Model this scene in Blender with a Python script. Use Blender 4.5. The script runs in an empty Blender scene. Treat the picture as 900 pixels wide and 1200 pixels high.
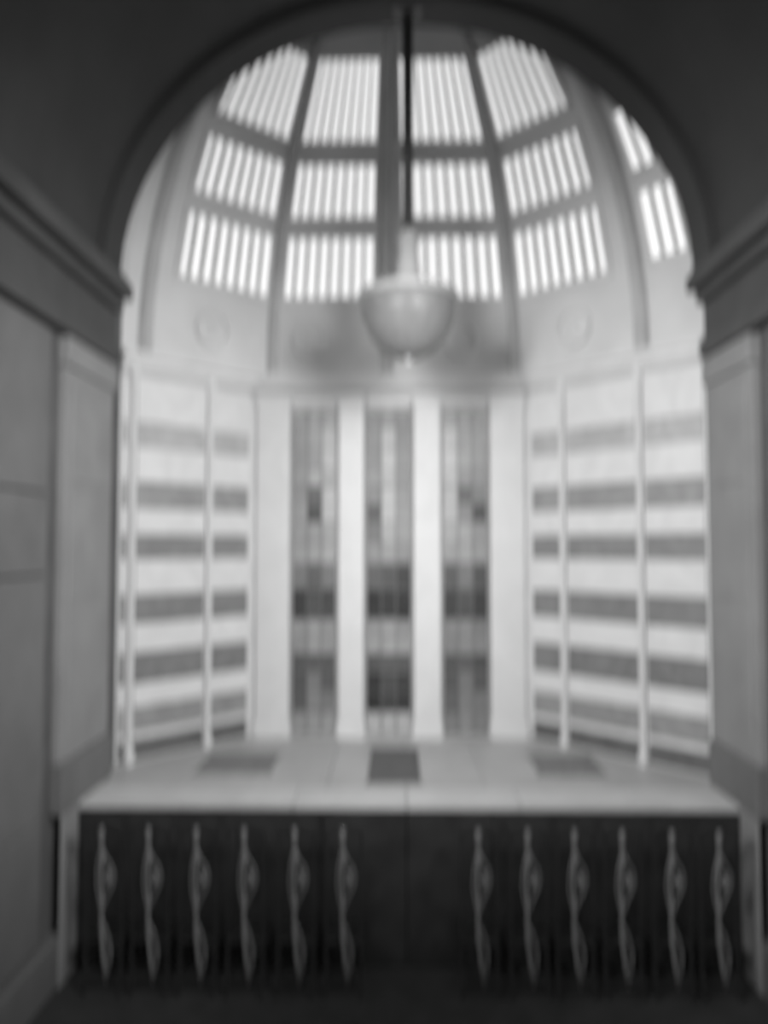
import bpy, math, random
from mathutils import Vector
random.seed(7)
S = bpy.context.scene
C = S.collection
H = 3.9                      # camera height above the nave floor
PI = math.pi

# ------------------------------------------------------------------ camera
cam_d = bpy.data.cameras.new('camera')
cam = bpy.data.objects.new('camera', cam_d); C.objects.link(cam)
cam_d.sensor_fit = 'VERTICAL'; cam_d.sensor_height = 24.0
cam_d.lens = 24.0 * 880 / 1200
cam.location = (0, 0, H)
cam.rotation_euler = (math.radians(92.6), 0, math.radians(0.98))
cam_d.clip_start = 0.05
cam_d.dof.use_dof = True
cam_d.dof.focus_distance = 1.0
cam_d.dof.aperture_fstop = 0.68
cam_d.dof.aperture_ratio = 2.2
S.camera = cam

# ------------------------------------------------------------------ world, lights, exposure
w = bpy.data.worlds.new('World'); S.world = w; w.use_nodes = True
bg = w.node_tree.nodes['Background']
bg.inputs[0].default_value = (1, 1, 1, 1); bg.inputs[1].default_value = 0.75
def spot(name, loc, aim, energy, size, blend, radius):
    l = bpy.data.lights.new(name, 'SPOT'); o = bpy.data.objects.new(name, l); C.objects.link(o)
    l.energy = energy; l.spot_size = math.radians(size); l.spot_blend = blend; l.shadow_soft_size = radius
    o.location = loc
    o.rotation_euler = (Vector(aim) - Vector(loc)).to_track_quat('-Z', 'Y').to_euler()
    return o
spot('added_apse_spot', (-2.5, 2.0, 6.3), (2.9, 8.5, 3.7), 2250, 74, 1.0, 1.0)  # added unseen spot in the nave, brightens the right side of the apse
spot('added_apse_spot', (2.5, 2.0, 6.3), (-2.8, 8.5, 3.7), 2050, 74, 1.0, 1.0)  # its added twin, brightens the left side
S.view_settings.view_transform = 'Standard'; S.view_settings.look = 'None'
S.view_settings.gamma = 1.0; S.view_settings.use_curve_mapping = False
S.view_settings.exposure = 0.0

# ------------------------------------------------------------------ materials (monochrome photograph: neutral greys)
def lin(v):
    v = v / 255.0
    return v / 12.92 if v < 0.04045 else ((v + 0.055) / 1.055) ** 2.4
MATS = {}
def stone(name, a, rough=0.7, var=0.12, scale=3.0, bump=0.05, spec=0.4, coat=0.0, vein=False):
    if name in MATS: return MATS[name]
    m = bpy.data.materials.new(name); m.use_nodes = True
    nt = m.node_tree; N = nt.nodes; L = nt.links
    b = N['Principled BSDF']
    tc = N.new('ShaderNodeTexCoord')
    no = N.new('ShaderNodeTexNoise'); no.inputs['Scale'].default_value = scale; no.inputs['Detail'].default_value = 6
    if vein: no.inputs['Distortion'].default_value = 1.6
    L.new(tc.outputs['Object'], no.inputs['Vector'])
    cr = N.new('ShaderNodeValToRGB')
    lo, hi = a * (1 - var), min(0.95, a * (1 + var))
    cr.color_ramp.elements[0].position = 0.3; cr.color_ramp.elements[1].position = 0.7
    cr.color_ramp.elements[0].color = (lo, lo, lo, 1); cr.color_ramp.elements[1].color = (hi, hi, hi, 1)
    L.new(no.outputs['Fac'], cr.inputs[0]); L.new(cr.outputs[0], b.inputs['Base Color'])
    b.inputs['Roughness'].default_value = rough
    b.inputs['Specular IOR Level'].default_value = spec
    b.inputs['Coat Weight'].default_value = coat
    n2 = N.new('ShaderNodeTexNoise'); n2.inputs['Scale'].default_value = scale * 9; n2.inputs['Detail'].default_value = 4
    L.new(tc.outputs['Object'], n2.inputs['Vector'])
    bp = N.new('ShaderNodeBump'); bp.inputs['Strength'].default_value = bump; bp.inputs['Distance'].default_value = 0.02
    L.new(n2.outputs['Fac'], bp.inputs['Height']); L.new(bp.outputs[0], b.inputs['Normal'])
    MATS[name] = m
    return m
def glow(name, v, strength):
    m = bpy.data.materials.new(name); m.use_nodes = True
    b = m.node_tree.nodes['Principled BSDF']
    b.inputs['Base Color'].default_value = (.6, .6, .6, 1); b.inputs['Roughness'].default_value = .25
    b.inputs['Emission Color'].default_value = (v, v, v, 1); b.inputs['Emission Strength'].default_value = strength
    return m
M_WHITE = stone('pale_marble', 0.76, 0.5, 0.05, 1.6, 0.03, vein=True)
M_BLOCK = stone('pale_marble_block', 0.79, 0.5, 0.06, 2.3, 0.03, vein=True)
M_DOME = stone('dome_plaster', 0.74, 0.8, 0.08, 1.5)
M_RIB = stone('rib_stone', 0.55, 0.7, 0.10, 2.5)
M_BAND = {k: stone('grey_marble_%d' % k, v, 0.45, 0.16, 3.0, 0.03, vein=True) for k, v in
          enumerate([0.50, 0.34, 0.27, 0.25, 0.23, 0.32, 0.15])}
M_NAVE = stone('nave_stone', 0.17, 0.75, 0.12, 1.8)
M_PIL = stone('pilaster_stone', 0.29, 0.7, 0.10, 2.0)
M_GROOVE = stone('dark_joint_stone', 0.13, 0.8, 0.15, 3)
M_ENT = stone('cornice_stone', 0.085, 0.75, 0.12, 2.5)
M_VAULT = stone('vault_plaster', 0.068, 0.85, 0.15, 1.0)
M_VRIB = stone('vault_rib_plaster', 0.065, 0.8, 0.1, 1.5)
M_FLOOR = stone('dark_floor', 0.062, 0.6, 0.2, 4, 0.05, spec=0.2)
M_FRONT = stone('dark_timber', 0.036, 0.55, 0.25, 5, 0.05, spec=0.2)
M_PLAT = stone('platform_stone', 0.50, 0.5, 0.10, 2.2)
M_NOSE = stone('step_edge_stone', 0.64, 0.55, 0.08, 3)
M_PATCH = stone('dark_patch', 0.16, 0.95, 0.2, 20, 0.2, spec=0.1)
M_PATCH2 = stone('grey_patch', 0.26, 0.95, 0.2, 20, 0.2, spec=0.1)
M_CHAIR = stone('black_lacquer', 0.03, 0.4, 0.2, 6, 0.02, spec=0.25)
M_SPLAT = stone('glint_pale_wood', 0.25, 0.35, 0.35, 7, 0.08, spec=0.6)  # paler than the lacquer: paints the glints on the chair backs
M_LEAD = stone('lead_bar', 0.17, 0.5, 0.1, 8)
M_FRAME = stone('window_frame_stone', 0.55, 0.6, 0.06, 3)
M_BAR = stone('glazing_bar_metal', 0.24, 0.5, 0.1, 6)
M_ROD = stone('dark_rod_metal', 0.09, 0.4, 0.1, 6)
M_BOWL = stone('grey_alabaster', 0.26, 0.4, 0.12, 5, 0.04, vein=True)
M_GLASS = glow('daylit_frosted_glass', 1.0, 0.80)
GL = {}
def pane_mat(v):
    v = int(round(v / 6.0) * 6)
    if v not in GL: GL[v] = stone('leaded_glass_%d' % v, lin(v) * (0.95 if v > 130 else 0.68), 0.25, 0.10, 9, 0.08, spec=0.3)
    return GL[v]

# ------------------------------------------------------------------ mesh helpers
class MB:
    def __init__(s): s.v = []; s.f = []
    def add(s, vs, fs):
        n = len(s.v); s.v += [tuple(p) for p in vs]; s.f += [tuple(i + n for i in f) for f in fs]
        return s
    def hexa(s, p):          # 8 points: 4 of one face, 4 of the opposite
        return s.add(p, [(0, 3, 2, 1), (4, 5, 6, 7), (0, 1, 5, 4), (1, 2, 6, 5), (2, 3, 7, 6), (3, 0, 4, 7)])
    def box(s, x0, x1, y0, y1, z0, z1):
        return s.hexa([(x0, y0, z0), (x1, y0, z0), (x1, y1, z0), (x0, y1, z0),
                       (x0, y0, z1), (x1, y0, z1), (x1, y1, z1), (x0, y1, z1)])
    def obox(s, o, d, n, a0, a1, n0, n1, z0, z1):
        P = lambda a, k, z: (o[0] + d[0] * a + n[0] * k, o[1] + d[1] * a + n[1] * k, z)
        return s.hexa([P(a0, n0, z0), P(a1, n0, z0), P(a1, n1, z0), P(a0, n1, z0),
                       P(a0, n0, z1), P(a1, n0, z1), P(a1, n1, z1), P(a0, n1, z1)])
    def lathe(s, prof, n=24, cx=0, cy=0, cap=True):
        vs = []
        for r, z in prof:
            for i in range(n):
                a = 2 * PI * i / n; vs.append((cx + r * math.cos(a), cy + r * math.sin(a), z))
        fs = []
        for k in range(len(prof) - 1):
            for i in range(n):
                j = (i + 1) % n; fs.append((k * n + i, k * n + j, (k + 1) * n + j, (k + 1) * n + i))
        if cap:
            fs.append(tuple(range(n))[::-1]); fs.append(tuple((len(prof) - 1) * n + i for i in range(n)))
        return s.add(vs, fs)
    def sweep(s, rings, closed_ends=True):       # list of equal-length point rings
        n = len(rings[0]); vs = [p for r in rings for p in r]; fs = []
        for k in range(len(rings) - 1):
            for i in range(n):
                j = (i + 1) % n; fs.append((k * n + i, k * n + j, (k + 1) * n + j, (k + 1) * n + i))
        if closed_ends:
            fs.append(tuple(range(n))[::-1]); fs.append(tuple((len(rings) - 1) * n + i for i in range(n)))
        return s.add(vs, fs)
    def build(s, name, mat, parent=None, smooth=False, bevel=0.0):
        me = bpy.data.meshes.new(name); me.from_pydata(s.v, [], s.f); me.update()
        import bmesh
        bm = bmesh.new(); bm.from_mesh(me); bmesh.ops.recalc_face_normals(bm, faces=bm.faces); bm.to_mesh(me); bm.free()
        me.materials.append(mat)
        if smooth:
            for p in me.polygons: p.use_smooth = True
        o = bpy.data.objects.new(name, me); C.objects.link(o)
        if parent is not None: o.parent = parent
        if bevel:
            b = o.modifiers.new('bevel', 'BEVEL'); b.width = bevel; b.segments = 2; b.limit_method = 'ANGLE'
        return o
def tag(o, label=None, cat=None, group=None, kind=None):
    if label: o['label'] = label
    if cat: o['category'] = cat
    if group: o['group'] = group
    if kind: o['kind'] = kind
    return o
def struct(o, label=None, cat=None): return tag(o, label, cat, None, 'structure')
def shift(o, loc):           # put an object's origin at loc while its mesh stays in place
    for v in o.data.vertices: v.co -= Vector(loc)
    o.location = loc
    return o

# ------------------------------------------------------------------ plan of the apse and the nave
XL, XR = -3.10, 3.28                      # nave walls
P0, V1, V2, P5 = (XL, 8.30), (-1.80, 9.60), (1.63, 9.60), (XR, 7.95)
R1, R2, MID = (-2.92, 8.48), (2.80, 8.43), (-0.14, 9.60)
ZP = 1.50                                 # platform top
ZC = H + 2.18                             # top of the apse wall, foot of the half dome
YE = 7.16                                 # front edge of the platform
ZS = H + 2.85                             # springing of the nave vault
XM, HW, RISE = (XL + XR) / 2, (XR - XL) / 2, 2.95

# floor
struct(MB().box(-4, 4.2, -3.0, 9.0, -0.12, 0).build('floor', M_FLOOR), 'dark unlit nave floor in front of the platform', 'floor')

# platform
plat = struct(MB().box(XL, XR, YE + 0.02, 9.9, 0, ZP - 0.06).build('platform', M_FRONT),
              'raised apse platform with a black timber front', 'platform')
xs = [XL + 0.02 + (XR - XL - 0.04) * i / 8 for i in range(9)]
for i in range(8):
    MB().box(xs[i] + 0.003, xs[i + 1] - 0.003, YE - 0.02, YE + 0.03, 0.02, ZP - 0.075).build('front_panel', M_FRONT, plat, bevel=0.008)
for i in range(6):
    a, b = XL + 0.0 + (XR - XL) * i / 6, XL + (XR - XL) * (i + 1) / 6
    MB().box(a + 0.003, b - 0.003, YE - 0.04, YE + 0.42, ZP - 0.06, ZP + 0.0).build('edge_stone', M_NOSE, plat, bevel=0.01)
for j in range(4):
    for i in range(8):
        a, b = XL + (XR - XL) * i / 8, XL + (XR - XL) * (i + 1) / 8
        y0 = YE + 0.42 + 0.57 * j
        MB().box(a + 0.003, b - 0.003, y0 + 0.004, y0 + 0.567, ZP - 0.06, ZP - 0.004).build('floor_slab', M_PLAT, plat)

# apse walls ---------------------------------------------------------------
q = math.sqrt(0.5)
wall_c = struct(MB().box(V1[0], V2[0], 9.60, 9.9, ZP - 0.06, ZC).build('wall_back', M_WHITE), 'bright middle wall of the apse holding the tall leaded windows', 'wall')
def canted(name, o, d, n, length, cols, label):
    wl = struct(MB().obox(o, d, n, -0.12, length, -0.3, 0.0, ZP - 0.06, ZC).build(name, M_WHITE), label, 'wall')
    zc = [1.27, 0.58, -0.01, -0.71, -1.37, -1.94, -2.27]
    hh = [0.28, 0.30, 0.28, 0.32, 0.34, 0.28, 0.22]
    for k in range(7):
        z0, z1 = H + zc[k] - hh[k] / 2, H + zc[k] + hh[k] / 2
        for a, b in cols:
            MB().obox(o, d, n, a + 0.01, b - 0.01, -0.01, 0.018, z0, z1).build('band_panel', M_BAND[k], wl, bevel=0.006)
    edges = [2.05] + [v for k in range(7) for v in (zc[k] + hh[k] / 2, zc[k] - hh[k] / 2)]
    for k in range(7):
        z1, z0 = H + edges[2 * k], H + edges[2 * k + 1]
        for a, b in cols:
            MB().obox(o, d, n, a + 0.006, b - 0.006, -0.01, 0.03, z0 + 0.006, z1 - 0.006).build('pale_block', M_BLOCK, wl, bevel=0.006)
    for a, b in zip(cols[:-1], cols[1:]):            # slim colonnettes between the panel columns
        c = (a[1] + b[0]) / 2
        x, y = o[0] + d[0] * c + n[0] * 0.035, o[1] + d[1] * c + n[1] * 0.035
        MB().lathe([(0.06, ZP - 0.02), (0.06, ZP + 0.12), (0.04, ZP + 0.16), (0.036, ZC - 0.36), (0.05, ZC - 0.30), (0.06, ZC - 0.2), (0.06, ZC - 0.14)],
                   12, x, y).build('colonnette', M_WHITE, wl, smooth=False)
    return wl
r2 = math.sqrt(2)
canted('wall_back_left', V1, (-q, -q), (q, -q), 1.30 * r2 + 0.1, [(0.13, 0.47 * r2), (0.53 * r2, 1.16 * r2), (1.23 * r2, 1.30 * r2 - 0.02)],
       'left angled apse wall banded in grey and white marble')
canted('wall_back_right', V2, (q, -q), (-q, -q), 1.65 * r2 + 0.1, [(0.12, 0.38 * r2), (0.44 * r2, 1.09 * r2), (1.15 * r2, 1.65 * r2 - 0.02)],
       'right angled apse wall banded in grey and white marble')

# cornice running round the apse, one length for each wall
n_t = [0]
def trim(o, label):
    n_t[0] += 1; o.name = 'trim_%d' % n_t[0]; return struct(o, label, 'trim')
def cornice(o, d, n, a0, a1, label):
    t = trim(MB().obox(o, d, n, a0, a1, 0.0, 0.07, ZC - 0.14, ZC - 0.04).obox(o, d, n, a0, a1, 0.0, 0.12, ZC - 0.04, ZC + 0.03)
             .build('trim', M_WHITE, bevel=0.008), label)
    MB().obox(o, d, n, a0, a1, 0.0, 0.035, ZC - 0.24, ZC - 0.16).build('moulding', M_FRAME, t)
cornice((V1[0], 9.6), (1, 0), (0, -1), 0, V2[0] - V1[0], 'white cornice above the three tall leaded windows')
cornice(V1, (-q, -q), (q, -q), 0, 1.3 * r2, 'white cornice on top of the left banded wall')
cornice(V2, (q, -q), (-q, -q), 0, 1.65 * r2, 'white cornice on top of the right banded wall')

# pilasters between the tall windows
for (a, b, lab) in [(-1.79, -1.36, 'white pilaster left of the three tall leaded windows'),
                    (-0.74, -0.42, 'white pilaster between the left and middle leaded windows'),
                    (0.215, 0.555, 'white pilaster between the middle and right leaded windows'),
                    (1.185, 1.62, 'white pilaster right of the three tall leaded windows')]:
    m = MB().box(a, b, 9.52, 9.61, ZP + 0.2, ZC - 0.34)
    p = trim(m.build('trim', M_WHITE, bevel=0.01), lab)
    MB().box(a - 0.02, b + 0.02, 9.49, 9.61, ZP - 0.004, ZP + 0.2).build('plinth', M_BLOCK, p, bevel=0.01)
    MB().box(a - 0.02, b + 0.02, 9.49, 9.61, ZC - 0.34, ZC - 0.25).build('capital', M_BLOCK, p, bevel=0.01)

# three tall leaded windows ------------------------------------------------
rows_y = [480, 500, 525, 550, 570, 590, 612, 636, 660, 690, 708, 725, 745, 765, 785, 808, 832, 855]
vals = {
 0: [(158, 160, 170), (150, 160, 188), (146, 158, 194), (158, 176, 180), (150, 120, 196), (160, 96, 200), (160, 160, 176), (165, 168, 178),
     (130, 124, 134), (76, 104, 92), (80, 108, 96), (160, 168, 164), (158, 166, 164), (112, 120, 116), (112, 140, 122), (122, 146, 134), (160, 166, 168)],
 1: [(152, 164, 148), (150, 190, 148), (148, 198, 156), (160, 190, 158), (150, 202, 160), (118, 198, 166), (132, 186, 170), (158, 168, 158),
     (128, 112, 92), (62, 72, 66), (66, 72, 60), (158, 168, 158), (166, 174, 166), (108, 118, 112), (70, 100, 84), (66, 88, 78), (190, 194, 192)],
 2: [(166, 156, 158), (190, 156, 152), (196, 160, 150), (190, 150, 142), (190, 120, 132), (194, 146, 96), (182, 172, 158), (168, 172, 160),
     (120, 130, 108), (86, 106, 80), (84, 104, 78), (142, 148, 138), (146, 152, 142), (106, 122, 104), (112, 132, 116), (126, 140, 132), (140, 150, 140)]}
wn = [0]
def window(mb, mat, label, bevel=0.0):
    wn[0] += 1
    o = mb.build('window', mat, bevel=bevel); o.name = 'window_%d' % wn[0]
    return struct(o, label, 'window')
for k, (a, b, lab) in enumerate([(-1.34, -0.76, 'left of the three tall leaded windows in the apse'),
                                 (-0.40, 0.195, 'middle of the three tall leaded windows, above the dark patch'),
                                 (0.575, 1.165, 'right of the three tall leaded windows in the apse')]):
    zt, zb = H + (640 - 478) / 880 * 9.55, ZP + 0.03
    fr = MB().box(a, a + 0.015, 9.53, 9.61, zb, zt).box(b - 0.015, b, 9.53, 9.61, zb, zt).box(a, b, 9.53, 9.61, zt, zt + 0.06).box(a, b, 9.53, 9.61, zb - 0.03, zb)
    wo = window(fr, M_FRAME, lab, 0.006)
    zs = [H + (640 - y) / 880 * 9.57 for y in rows_y]; zs[-1] = zb
    wv = (b - a - 0.03) / 3
    for r in range(17):
        for c in range(3):
            x0 = a + 0.015 + wv * c
            dy = 0.006 * math.sin(3.1 * r + 1.7 * c + k)
            MB().box(x0 + 0.006, x0 + wv - 0.006, 9.572 + dy, 9.595, zs[r + 1] + 0.006, zs[r] - 0.006).build('pane', pane_mat(vals[k][r][c]), wo)
    for c in (1, 2):
        MB().box(a + 0.015 + wv * c - 0.006, a + 0.015 + wv * c + 0.006, 9.56, 9.60, zb, zt).build('lead_bar', M_LEAD, wo)
    for r in (4, 9, 14):
        MB().box(a + 0.015, b - 0.015, 9.55, 9.60, zs[r] - 0.012, zs[r] + 0.012).build('cross_bar', M_LEAD, wo)
    for r in (1, 2, 3, 5, 6, 7, 8, 10, 11, 12, 13, 15, 16):
        MB().box(a + 0.015, b - 0.015, 9.563, 9.60, zs[r] - 0.006, zs[r] + 0.006).build('lead_bar', M_LEAD, wo)

# half dome ----------------------------------------------------------------
CX, CY, DR = -0.05, 7.4, 4.6
def dome(b, th, off=0.0):
    """b = point on the plan, th = angle up the curve, off = distance inwards"""
    x, y = b[0] - CX, b[1] - CY
    r = math.hypot(x, y); c, s = math.cos(th), math.sin(th)
    p = Vector((CX + x * c, CY + y * c, ZC + DR * s))
    nr, nz = c / r, s / DR
    k = math.hypot(nr, nz)
    return p - Vector((x / r * nr / k, y / r * nr / k, nz / k)) * off
def lerp(a, b, u): return (a[0] + (b[0] - a[0]) * u, a[1] + (b[1] - a[1]) * u)
def th_of(z): return math.asin((z - 2.18) / DR)
tiers = [(th_of(3.18), th_of(3.96)), (th_of(4.16), th_of(4.80)), (th_of(5.02), th_of(5.84))]
TOP = 1.25
D1, D2 = (-1.62, 9.60), (1.53, 9.60)      # feet of the two ribs beside the middle bays
bays = [(P0, R1, None, ''), (R1, D1, (0.20, 0.95), 'left bay of the half dome'), (D1, MID, (0.07, 0.90), 'bay left of the hanging rod'),
        (MID, D2, (0.12, 0.93), 'bay right of the hanging rod'), (D2, R2, (0.05, 0.80), 'right bay of the half dome'), (R2, P5, (0.2, 0.9), 'narrow bay at the far right of the half dome')]
dm = MB()
def patch(m, a, b, t0, t1, n=3):
    for i in range(n):
        s0, s1 = t0 + (t1 - t0) * i / n, t0 + (t1 - t0) * (i + 1) / n
        m.hexa([dome(a, s0, 0), dome(b, s0, 0), dome(b, s1, 0), dome(a, s1, 0), dome(a, s0, -.14), dome(b, s0, -.14), dome(b, s1, -.14), dome(a, s1, -.14)])
for a, b, win, _ in bays:
    if not win: patch(dm, a, b, 0, TOP, 10); continue
    c0, c1 = lerp(a, b, win[0]), lerp(a, b, win[1])
    patch(dm, a, c0, 0, TOP, 10); patch(dm, c1, b, 0, TOP, 10)
    cuts = [0] + [v for t in tiers for v in t] + [TOP]
    for i in range(0, len(cuts), 2): patch(dm, c0, c1, cuts[i], cuts[i + 1], 3)
vault = struct(dm.build('ceiling', M_DOME), 'pale ribbed half dome over the apse', 'ceiling')
tn = ['lowest', 'middle', 'topmost']
for a, b, win, lab in bays:
    if not win: continue
    c0, c1 = lerp(a, b, win[0]), lerp(a, b, win[1])
    nb = 8 if lab[:6] != 'narrow' else 3
    for k, (t0, t1) in enumerate(tiers):
        L = lambda u, t, o: dome(lerp(c0, c1, u), t, o)
        e = 0.03; et = 0.012
        m = MB()
        def bar(m, u0, u1, s0, s1, o0, o1):
            m.hexa([L(u0, s0, o0), L(u1, s0, o0), L(u1, s1, o0), L(u0, s1, o0), L(u0, s0, o1), L(u1, s0, o1), L(u1, s1, o1), L(u0, s1, o1)])
        bar(m, -e, e * .6, t0 - et, t1 + et, -0.05, 0.03); bar(m, 1 - e * .6, 1 + e, t0 - et, t1 + et, -0.05, 0.03)
        bar(m, e * .6, 1 - e * .6, t0 - et, t0 + et * .5, -0.05, 0.03); bar(m, e * .6, 1 - e * .6, t1 - et * .5, t1 + et, -0.05, 0.03)
        wo = window(m, M_DOME, tn[k] + ' barred window in the ' + lab)
        for i in range(nb):
            u0, u1 = i / nb, (i + 1) / nb
            pm = MB(); bar(pm, u0 + 0.012, u1 - 0.012, t0, t1, -0.06, -0.045); pm.build('pane', M_GLASS, wo)
            if i:
                bm_ = MB(); bar(bm_, u0 - 0.012, u0 + 0.012, t0, t1, -0.06, 0.0); bm_.build('glazing_bar', M_BAR, wo)
# ribs
for b, wd, lab in [(R1, .13, 'stone dome rib beside the left end of the arch'), (D1, .15, 'stone dome rib left of the middle pair of bays'),
                   (MID, .17, 'stone dome rib in the middle behind the hanging rod'), (D2, .15, 'stone dome rib right of the middle pair of bays'),
                   (R2, .14, 'stone dome rib beside the right end of the arch')]:
    x, y = b[0] - CX, b[1] - CY; r = math.hypot(x, y); tx, ty = -y / r, x / r
    rings = []
    for i in range(15):
        th = 0.0 + TOP * i / 14; wdt = wd * (1 - 0.35 * i / 14)
        ring = []
        for (sx, off) in [(-.5, -.02), (-.5, .06), (-.25, .12), (.25, .12), (.5, .06), (.5, -.02)]:
            p = dome(b, th, off); ring.append((p.x + tx * sx * wdt, p.y + ty * sx * wdt, p.z))
        rings.append(ring)
    o = trim(MB().sweep(rings).build('trim', M_RIB), lab)
# medallions on the frieze
for a, b, u in [(D1, MID, .33), (MID, D2, .58), (D2, R2, .5), (D1, R1, .5)]:
    p0 = dome(lerp(a, b, u), 0.10, 0.0)
    d = Vector((b[0] - a[0], b[1] - a[1], 0)).normalized(); n = Vector((d.y, -d.x, 0))
    if n.y > 0: n = -n
    m = MB(); rings = []
    for rr, k in [(0.23, -.03), (0.23, .05), (0.19, .07), (0.17, .03), (0.10, .03), (0.06, .07), (0.01, .08)]:
        rings.append([tuple(p0 + d * rr * math.cos(t) + Vector((0, 0, 1)) * rr * math.sin(t) + n * k) for t in [2 * PI * i / 20 for i in range(20)]])
    m.sweep(rings).build('medallion', M_DOME, vault)

# nave walls ---------------------------------------------------------------
def nave(side, x, s, yend, label):
    # s = +1 when the room lies towards +x of the wall face
    o, d, n = (x, 0), (0, 1), (s, 0)
    wl = struct(MB().obox(o, d, n, -3.0, yend, -0.35, 0.0, 0, ZS + 0.1).build('wall_' + side, M_GROOVE), label, 'wall')
    # facing panels between the pilasters, one above another
    for (y0, y1) in [(4.6, 6.50), (2.4, 4.58), (0.2, 2.38)]:
        for (z0, z1) in [(0.5, 1.55), (1.565, 3.64), (3.655, 4.35), (4.365, 5.82)]:
            MB().obox(o, d, n, y0, y1, -0.01, 0.05, z0, z1).build('wall_panel', M_NAVE, wl, bevel=0.015)
    MB().obox(o, d, n, -3.0, YE - 0.05, -0.01, 0.10, 0.0, 0.45).build('plinth', M_NAVE, wl, bevel=0.02)
    return wl
wl = nave('left', XL, 1, 8.30, 'left nave wall of dim stone panels')
wr = nave('right', XR, -1, 7.95, 'right nave wall of dim stone panels')
def pilaster(x, s, y0, y1, label):
    o, d, n = (x, 0), (0, 1), (s, 0)
    t = trim(MB().obox(o, d, n, y0, y1, 0.0, 0.09, ZP + 0.45, 5.55).build('trim', M_PIL, bevel=0.012), label)
    for z0, z1 in [(2.2, 3.3), (3.4, 4.4), (4.5, 5.4)]:
        MB().obox(o, d, n, y0 + 0.12, y1 - 0.12, 0.08, 0.105, z0, z1).build('sunk_panel', M_PIL, t, bevel=0.01)
    MB().obox(o, d, n, y0 - 0.03, y1 + 0.03, 0.0, 0.13, ZP + 0.002, ZP + 0.45).build('plinth', M_NAVE, t, bevel=0.015)
    MB().obox(o, d, n, y0 - 0.03, y1 + 0.03, 0.0, 0.13, 5.55, 5.82).build('capital', M_PIL, t, bevel=0.02)
    if y0 < YE:
        MB().obox(o, d, n, y0, YE - 0.05, 0.10, 0.12, 0.0, ZP + 0.44).build('pedestal', M_PIL, t, bevel=0.015)
    return t
pilaster(XL, 1, 6.75, 7.85, 'stone pilaster on the left nave wall next to the apse')
pilaster(XR, -1, 6.75, 7.72, 'stone pilaster on the right nave wall next to the apse')
def entab(x, s, yend, label):
    o, d, n = (x, 0), (0, 1), (s, 0)
    t = trim(MB().obox(o, d, n, -3, yend, 0, 0.13, 5.85, 6.02).build('trim', M_ENT, bevel=0.01), label)
    MB().obox(o, d, n, -3, yend, 0, 0.07, 6.02, 6.42).build('frieze', M_ENT, t)
    MB().obox(o, d, n, -3, yend, 0, 0.16, 6.42, 6.54).build('bed_moulding', M_ENT, t, bevel=0.02)
    MB().obox(o, d, n, -3, yend, 0, 0.26, 6.54, 6.70).build('cornice', M_ENT, t, bevel=0.02)
    MB().obox(o, d, n, -3, yend, 0, 0.20, 6.70, 6.78).build('crown_moulding', M_ENT, t, bevel=0.01)
entab(XL, 1, 7.95, 'dark stone entablature along the left nave wall')
entab(XR, -1, 7.8, 'dark stone entablature along the right nave wall')

# nave vault
def ell(a, k=0.0): return (XM - (HW + k) * math.cos(a), ZS + (RISE + k) * math.sin(a))
m = MB(); n = 32; Y1 = 7.98
for i in range(n):
    a0, a1 = PI * i / n, PI * (i + 1) / n
    (x0, z0), (x1, z1), (X0, Z0), (X1, Z1) = ell(a0), ell(a1), ell(a0, .2), ell(a1, .2)
    m.hexa([(x0, -3, z0), (x1, -3, z1), (X1, -3, Z1), (X0, -3, Z0), (x0, Y1, z0), (x1, Y1, z1), (X1, Y1, Z1), (X0, Y1, Z0)])
struct(m.build('ceiling', M_VAULT), 'dark barrel vault over the nave', 'ceiling')
def archring(y0, y1, k0, lab, mat, stones=0):
    m = MB(); rings = []
    for i in range(41):
        a = PI * i / 40
        (x0, z0), (x1, z1) = ell(a, -k0), ell(a, .02)
        rings.append([(x0, y0, z0), (x0, y1, z0), (x1, y1, z1), (x1, y0, z1)])
    return trim(m.sweep(rings).build('trim', mat), lab)
archring(7.55, 7.98, 0.10, 'wide arch rib framing the bright apse', M_VRIB)
# spandrel wall closing the gap over the arch
m = MB()
for i in range(n):
    a0, a1 = PI * i / n, PI * (i + 1) / n
    (x0, z0), (x1, z1) = ell(a0, .02), ell(a1, .02)
    t0, t1 = (x0 * 1.25, 11.6), (x1 * 1.25, 11.6)
    m.hexa([(x0, 7.8, z0), (x1, 7.8, z1), (t1[0], 7.8, t1[1]), (t0[0], 7.8, t0[1]), (x0, 7.97, z0), (x1, 7.97, z1), (t1[0], 7.97, t1[1]), (t0[0], 7.97, t0[1])])
struct(m.build('wall_above_arch', M_VAULT), 'dark wall above the apse arch', 'wall')

# ------------------------------------------------------------------ hanging lamp
def empty(name, loc):
    o = bpy.data.objects.new(name, None); C.objects.link(o); o.location = loc; o.empty_display_size = .1
    return o
LX, LY = 0.12, 7.75
def pz(y, Y): return H + (640 - y) / 880 * Y
lamp = tag(empty('hanging_lamp', (LX, LY, pz(416, LY))), 'grey bowl lamp hanging on a long dark rod before the half dome', 'lamp')
def lpart(name, prof, mat, n=28):
    o = MB().lathe([(r, z - pz(416, LY)) for r, z in prof], n).build(name, mat, lamp, smooth=True); return o
zt, zb = pz(342, LY), pz(420, LY)
lpart('bowl', [(0.02, zb + .01), (.14, zb + .03), (.29, zb + .11), (.41, zb + .26), (.485, zb + .45), (.50, zt - .02), (.485, zt), (.45, zt), (.42, zt - .12), (.1, zb + .12)], M_BOWL)
lpart('rim', [(.50, zt - .07), (.525, zt - .05), (.525, zt - .005), (.485, zt + .01), (.475, zt - .05)], M_RIB)
lpart('finial', [(.005, zb - .06), (.03, zb - .03), (.04, zb), (.02, zb + .03)], M_RIB, 16)
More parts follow.
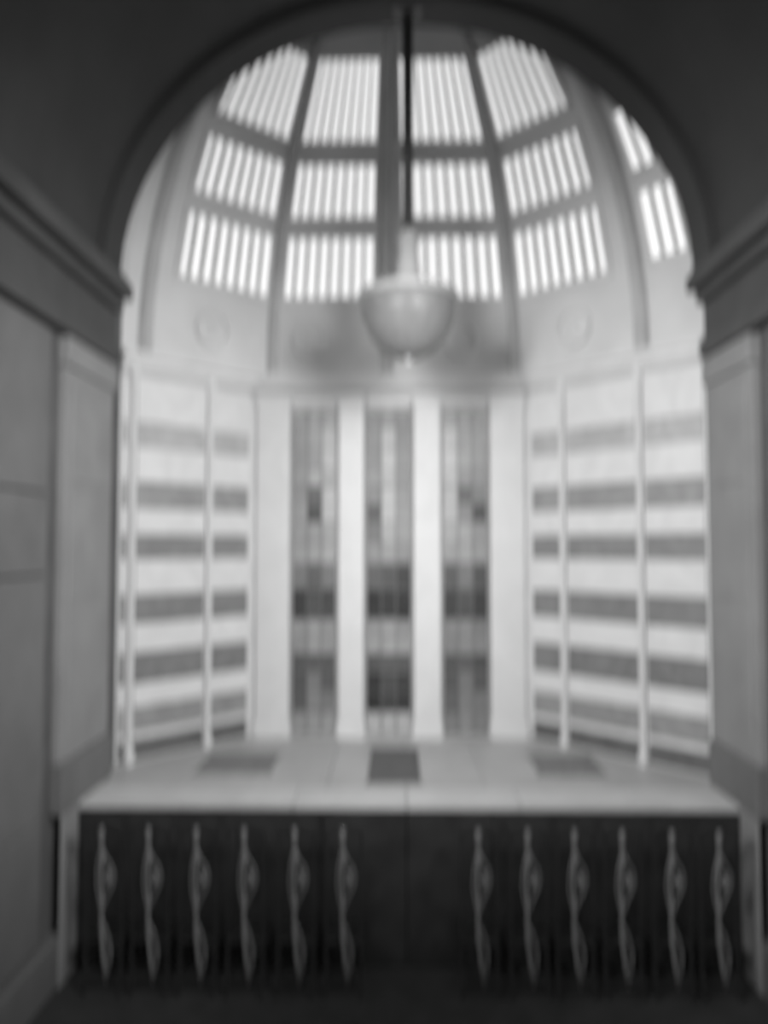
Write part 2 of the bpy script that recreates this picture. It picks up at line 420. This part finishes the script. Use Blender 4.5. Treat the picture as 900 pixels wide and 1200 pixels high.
lpart('stem', [(.10, zt - .55), (.12, zt - .1), (.24, zt + .03), (.17, zt + .09), (.13, zt + .2), (.10, zt + .5), (.13, zt + .6), (.06, zt + .7)], M_RIB, 20)
lpart('rod', [(.055, zt + .65), (.055, ZS + RISE - .05)], M_ROD, 14)
lpart('ceiling_rose', [(.09, ZS + RISE - .16), (.2, ZS + RISE - .08), (.24, ZS + RISE - .03)], M_ROD, 20)

# ------------------------------------------------------------------ thin grey patches on the platform
def mat(x0, x1, y0, y1, label, m_):  # thin flat piece in a darker grey than the slabs
    e = empty('floor_patch', ((x0 + x1) / 2, (y0 + y1) / 2, ZP - 0.004))
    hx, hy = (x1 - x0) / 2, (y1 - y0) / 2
    MB().box(-hx, hx, -hy, hy, 0, 0.018).build('patch_top', m_, e, bevel=0.006)
    MB().box(-hx - .03, hx + .03, -hy - .03, -hy, 0, 0.014).build('border', M_PATCH2, e)
    MB().box(-hx - .03, hx + .03, hy, hy + .03, 0, 0.014).build('border', M_PATCH2, e)
    return tag(e, label, 'mat', 'flat patches on the apse platform')
mat(-0.30, 0.24, 7.72, 9.0, 'dark flat patch in the middle of the platform below the middle window', M_PATCH)
mat(-2.15, -1.35, 8.05, 8.75, 'grey flat patch on the left side of the platform', M_PATCH2)
mat(1.50, 2.20, 8.05, 8.75, 'grey flat patch on the right side of the platform', M_PATCH2)

# ------------------------------------------------------------------ twelve high-backed chairs
def make_chair():
    t = empty('high_backed_chair', (0, 0, 0))
    W, D = 0.34, 0.36
    for s in (-1, 1):
        rings = []
        for z, y in [(0, -0.03), (.25, -.005), (.45, 0), (.9, -.01), (1.25, -.03), (1.47, -.05)]:
            h = .014
            x = s * (W / 2 - .015)
            rings.append([(x - h, y - h, z), (x + h, y - h, z), (x + h, y + h, z), (x - h, y + h, z)])
        MB().sweep(rings).build('back_post', M_CHAIR, t, bevel=.004)
        MB().sweep([[(s * .15 - h, D - .02 - h, z), (s * .15 + h, D - .02 - h, z), (s * .15 + h, D - .02 + h, z), (s * .15 - h, D - .02 + h, z)]
                    for z, h in [(0, .011), (.2, .013), (.43, .018)]]).build('leg', M_CHAIR, t)
        MB().box(s * .15 - .01, s * .15 + .01, .0, D - .03, .2, .22).build('stretcher', M_CHAIR, t)
    MB().box(-W / 2, W / 2, .0, D, .43, .465).build('seat', M_CHAIR, t, bevel=.01)
    # arched crest rail
    rings = []
    for i in range(9):
        u = -1 + i / 4; x = u * (W / 2); z = 1.44 + .05 * (1 - u * u)
        rings.append([(x, -.065, z - .03), (x, -.035, z - .03), (x, -.035, z + .03), (x, -.065, z + .03)])
    MB().sweep(rings).build('crest_rail', M_CHAIR, t, bevel=.004)
    MB().box(-W / 2 + .01, W / 2 - .01, -.012, .012, .10, .13).build('lower_rail', M_CHAIR, t)
    # slightly bowed splat, paled and shaped like a streaked glint: narrow foot, pierced knot in the upper third, narrow neck
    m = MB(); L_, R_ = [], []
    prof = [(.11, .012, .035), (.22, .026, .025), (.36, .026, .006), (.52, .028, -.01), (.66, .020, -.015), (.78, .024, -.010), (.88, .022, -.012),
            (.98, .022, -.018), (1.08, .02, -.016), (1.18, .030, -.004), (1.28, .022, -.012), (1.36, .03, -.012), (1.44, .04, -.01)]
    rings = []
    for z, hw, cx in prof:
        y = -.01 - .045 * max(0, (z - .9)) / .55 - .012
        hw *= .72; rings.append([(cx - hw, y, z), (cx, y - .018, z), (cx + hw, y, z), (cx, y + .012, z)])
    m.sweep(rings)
    sp = m.build('glint_splat', M_SPLAT, t, smooth=True)
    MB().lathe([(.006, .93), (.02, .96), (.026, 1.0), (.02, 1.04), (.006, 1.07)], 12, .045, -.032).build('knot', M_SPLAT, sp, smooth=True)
    # two scrolls in the glint tone leaving the splat, the right one fuller
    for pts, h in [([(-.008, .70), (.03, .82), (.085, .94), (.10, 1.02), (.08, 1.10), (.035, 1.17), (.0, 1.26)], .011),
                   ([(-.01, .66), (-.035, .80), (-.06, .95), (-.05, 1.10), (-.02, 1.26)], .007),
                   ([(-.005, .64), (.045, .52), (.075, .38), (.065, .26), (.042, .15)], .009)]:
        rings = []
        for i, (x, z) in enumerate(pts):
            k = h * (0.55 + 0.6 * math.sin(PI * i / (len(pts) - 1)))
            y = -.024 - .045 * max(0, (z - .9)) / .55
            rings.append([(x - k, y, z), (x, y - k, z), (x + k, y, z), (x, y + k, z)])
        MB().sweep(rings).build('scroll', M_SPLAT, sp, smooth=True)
    return t
def children(o): return [c for c in bpy.data.objects if c.parent is o]
def copy_tree(o, parent=None):
    c = o.copy(); C.objects.link(c)
    if parent is not None: c.parent = parent
    for ch in children(o): copy_tree(ch, c)
    return c
pxs = [127, 181, 236, 291, 349, 404, 559, 615, 668, 722, 778, 831]
ordn = ['first', 'second', 'third', 'fourth', 'fifth', 'sixth']
proto = make_chair(); CYB = 6.70
for i, p in enumerate(pxs):
    o = proto if i == 0 else copy_tree(proto)
    o.location = ((p - 465) / 880 * CYB, CYB, 0)
    side = 'left' if i < 6 else 'right'
    k = 5 - i if i < 6 else i - 6
    tail = {0: 'dark high-backed chair next to the middle gap, %s block' % side, 5: 'dark high-backed chair nearest the %s wall, end of its row' % side}.get(
        k, 'dark high-backed chair, %s from the middle gap in the %s block' % (ordn[k], side))
    tag(o, tail, 'chair', 'high-backed chairs in a row before the platform')
